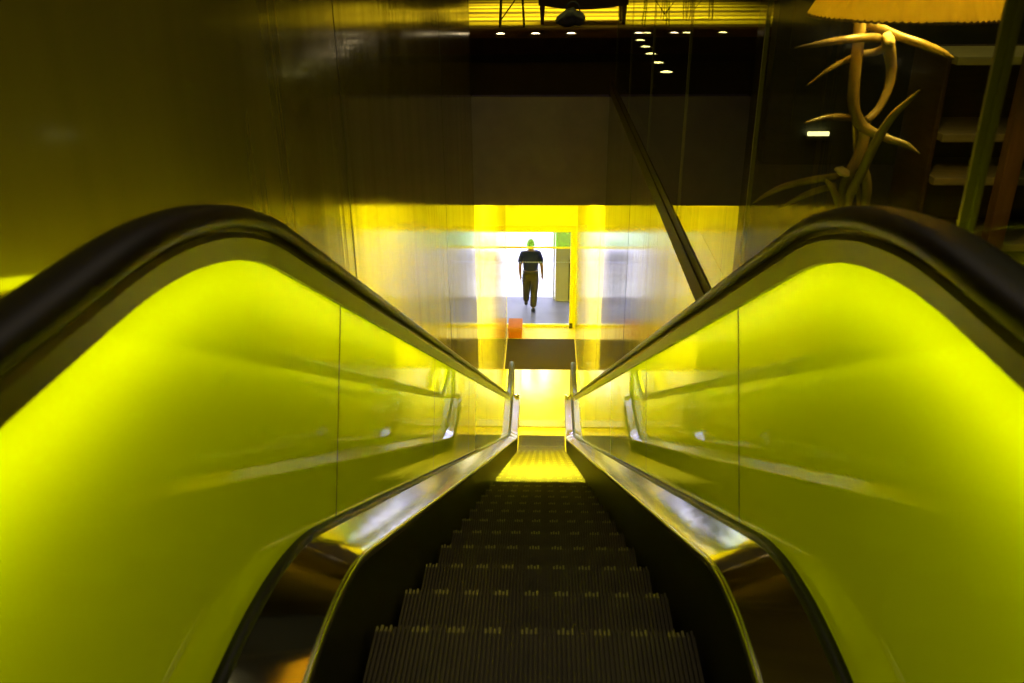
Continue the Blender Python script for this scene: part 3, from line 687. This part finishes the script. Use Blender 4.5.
# hair
mb = MB(); bm = bmesh.new(); bmesh.ops.create_uvsphere(bm, u_segments=24, v_segments=16, radius=1)
bmesh.ops.delete(bm, geom=[v for v in bm.verts if v.co.z < -.55 or (v.co.y > .25 and v.co.z < .35+.3*v.co.y) or (abs(v.co.x) > .75 and v.co.z < -.1 and v.co.y > -.2)], context='VERTS')
for v in bm.verts:
    x, y, z = v.co; v.co = Vector((x*.081, .028+y*.104, 1.638+z*.121))
mb.frombm(bm); hr = mb.build('hair', M['hair'], None); hr.parent = man; tag(hr, 'short dark hair')
# shirt
V = [((0, 0, .99), (.195, .145)), ((0, 0, 1.14), (.185, .135)), ((0, -.008, 1.31), (.205, .14)), ((0, 0, 1.42), (.165, .118)), ((0, .008, 1.49), (.088, .085))]; E_ = [(0, 1), (1, 2), (2, 3), (3, 4)]
for sh_, el in ((shL, elL), (shR, elR)):
    chain(3, [((sh_[0]*.92, sh_[1], sh_[2]-.012), .092), (mid(sh_, el, .42), .082), (mid(sh_, el, .85), .078)])
shirt = skin('shirt', V, E_, M['shirt'], man)
mb = MB(); mb.lathe([(.062, 0), (.068, .012), (.062, .036), (.056, .036)], (0, .01, 1.475), 20); cl = mb.build('collar', M['shirt'], None); cl.parent = shirt
# trousers
V = [((0, 0, 1.03), (.178, .13)), ((0, -.01, .93), (.19, .145))]; E_ = [(0, 1)]
for h, kn, an in ((hipL, kneeL, ankL), (hipR, kneeR, ankR)):
    chain(1, [((h[0], h[1], h[2]-.03), .125), (mid(h, kn), .115), (kn, .092), (mid(kn, an), .086), ((an[0], an[1]-.01, an[2]+.035), .074)])
skin('trousers', V, E_, M['trousers'], man)
mb = MB(); n = 28; vs = []
for z in (.985, 1.03):
    for dr in (0, .008): vs += [((.178+dr)*math.cos(2*math.pi*k/n), (.134+dr)*math.sin(2*math.pi*k/n), z) for k in range(n)]
q = lambda r_, k: r_*n+k % n
mb.add(vs, [f for k in range(n) for f in ((q(1, k), q(1, k+1), q(3, k+1), q(3, k)), (q(0, k), q(2, k), q(2, k+1), q(0, k+1)), (q(2, k), q(3, k), q(3, k+1), q(2, k+1)), (q(0, k), q(0, k+1), q(1, k+1), q(1, k)))], 0, True)
bl = mb.build('belt', M['belt'], None); bl.parent = man
mb = MB(); mb.bevbox((.12, -.155, .92), (.18, -.115, 1.01), .01); ph = mb.build('pouch', M['belt'], None); ph.parent = bl; tag(ph, 'small pouch on the belt')
for (an, pitch, yoff) in ((ankL, 12, 0), (ankR, -28, 0)):
    V = [((0, -.065, -.040), (.052, .048)), ((0, 0, -.030), (.054, .058)), ((0, .10, -.048), (.056, .040)), ((0, .19, -.055), (.050, .030)), ((0, -.005, .05), .056)]
    rot = Matrix.Rotation(R(pitch), 4, 'X')
    V = [((rot @ Vector(p)) + Vector(an), r_) for p, r_ in V]
    E_ = [(0, 1), (1, 2), (2, 3), (1, 4)]
    so = skin('shoe', [(tuple(p), r_) for p, r_ in V], E_, M['shoe'], man, root=1)
    lowz = min(v.co.z for v in so.data.vertices)
    print('shoe low', lowz)

# ------------------------------------------------------------------ light
w = bpy.data.worlds.new('daylight'); scn.world = w; w.use_nodes = True
w.node_tree.nodes['Background'].inputs[0].default_value = (.84, .85, 1.25, 1); w.node_tree.nodes['Background'].inputs[1].default_value = 9.0
def area(name, loc, size, energy, color, rot=(0, 0, 0), sy=None):
    l = bpy.data.lights.new(name, 'AREA'); l.energy = energy; l.color = color; l.shape = 'RECTANGLE'; l.size = size; l.size_y = sy or size
    o = bpy.data.objects.new(name, l); col.objects.link(o); o.location = loc; o.rotation_euler = rot; return o
area('lounge_lights', (1, 20.5, 10.3), 6, 560, (1, .86, .13), sy=6).data.spread = R(50)
area('hall_lights', (1.5, 2.5, 10.3), 5, 52, (1, .82, .62), sy=6)

# ------------------------------------------------------------------ camera
cd = bpy.data.cameras.new('camera'); cam = bpy.data.objects.new('camera', cd); col.objects.link(cam)
cd.sensor_width = 36; cd.lens = _f*36/1024; cd.clip_start = .02; cd.clip_end = 200
m = Matrix.Identity(4)
for i in range(3):
    m[i][0] = RT[i]; m[i][1] = -DN[i]; m[i][2] = -FW[i]; m[i][3] = CAM[i]
cam.matrix_world = m
cd.dof.use_dof = True; cd.dof.focus_distance = 6.0; cd.dof.aperture_fstop = 5.0
scn.camera = cam

scn.view_settings.view_transform = 'Standard'; scn.view_settings.look = 'None'; scn.view_settings.gamma = 1; scn.view_settings.use_curve_mapping = False
scn.view_settings.exposure = 0.0
scn.cycles.use_denoising = True
scn.cycles.max_bounces = 10; scn.cycles.diffuse_bounces = 4; scn.cycles.glossy_bounces = 6; scn.cycles.transparent_max_bounces = 24
scn.cycles.sample_clamp_indirect = 6.0
scn.cycles.caustics_refractive = False
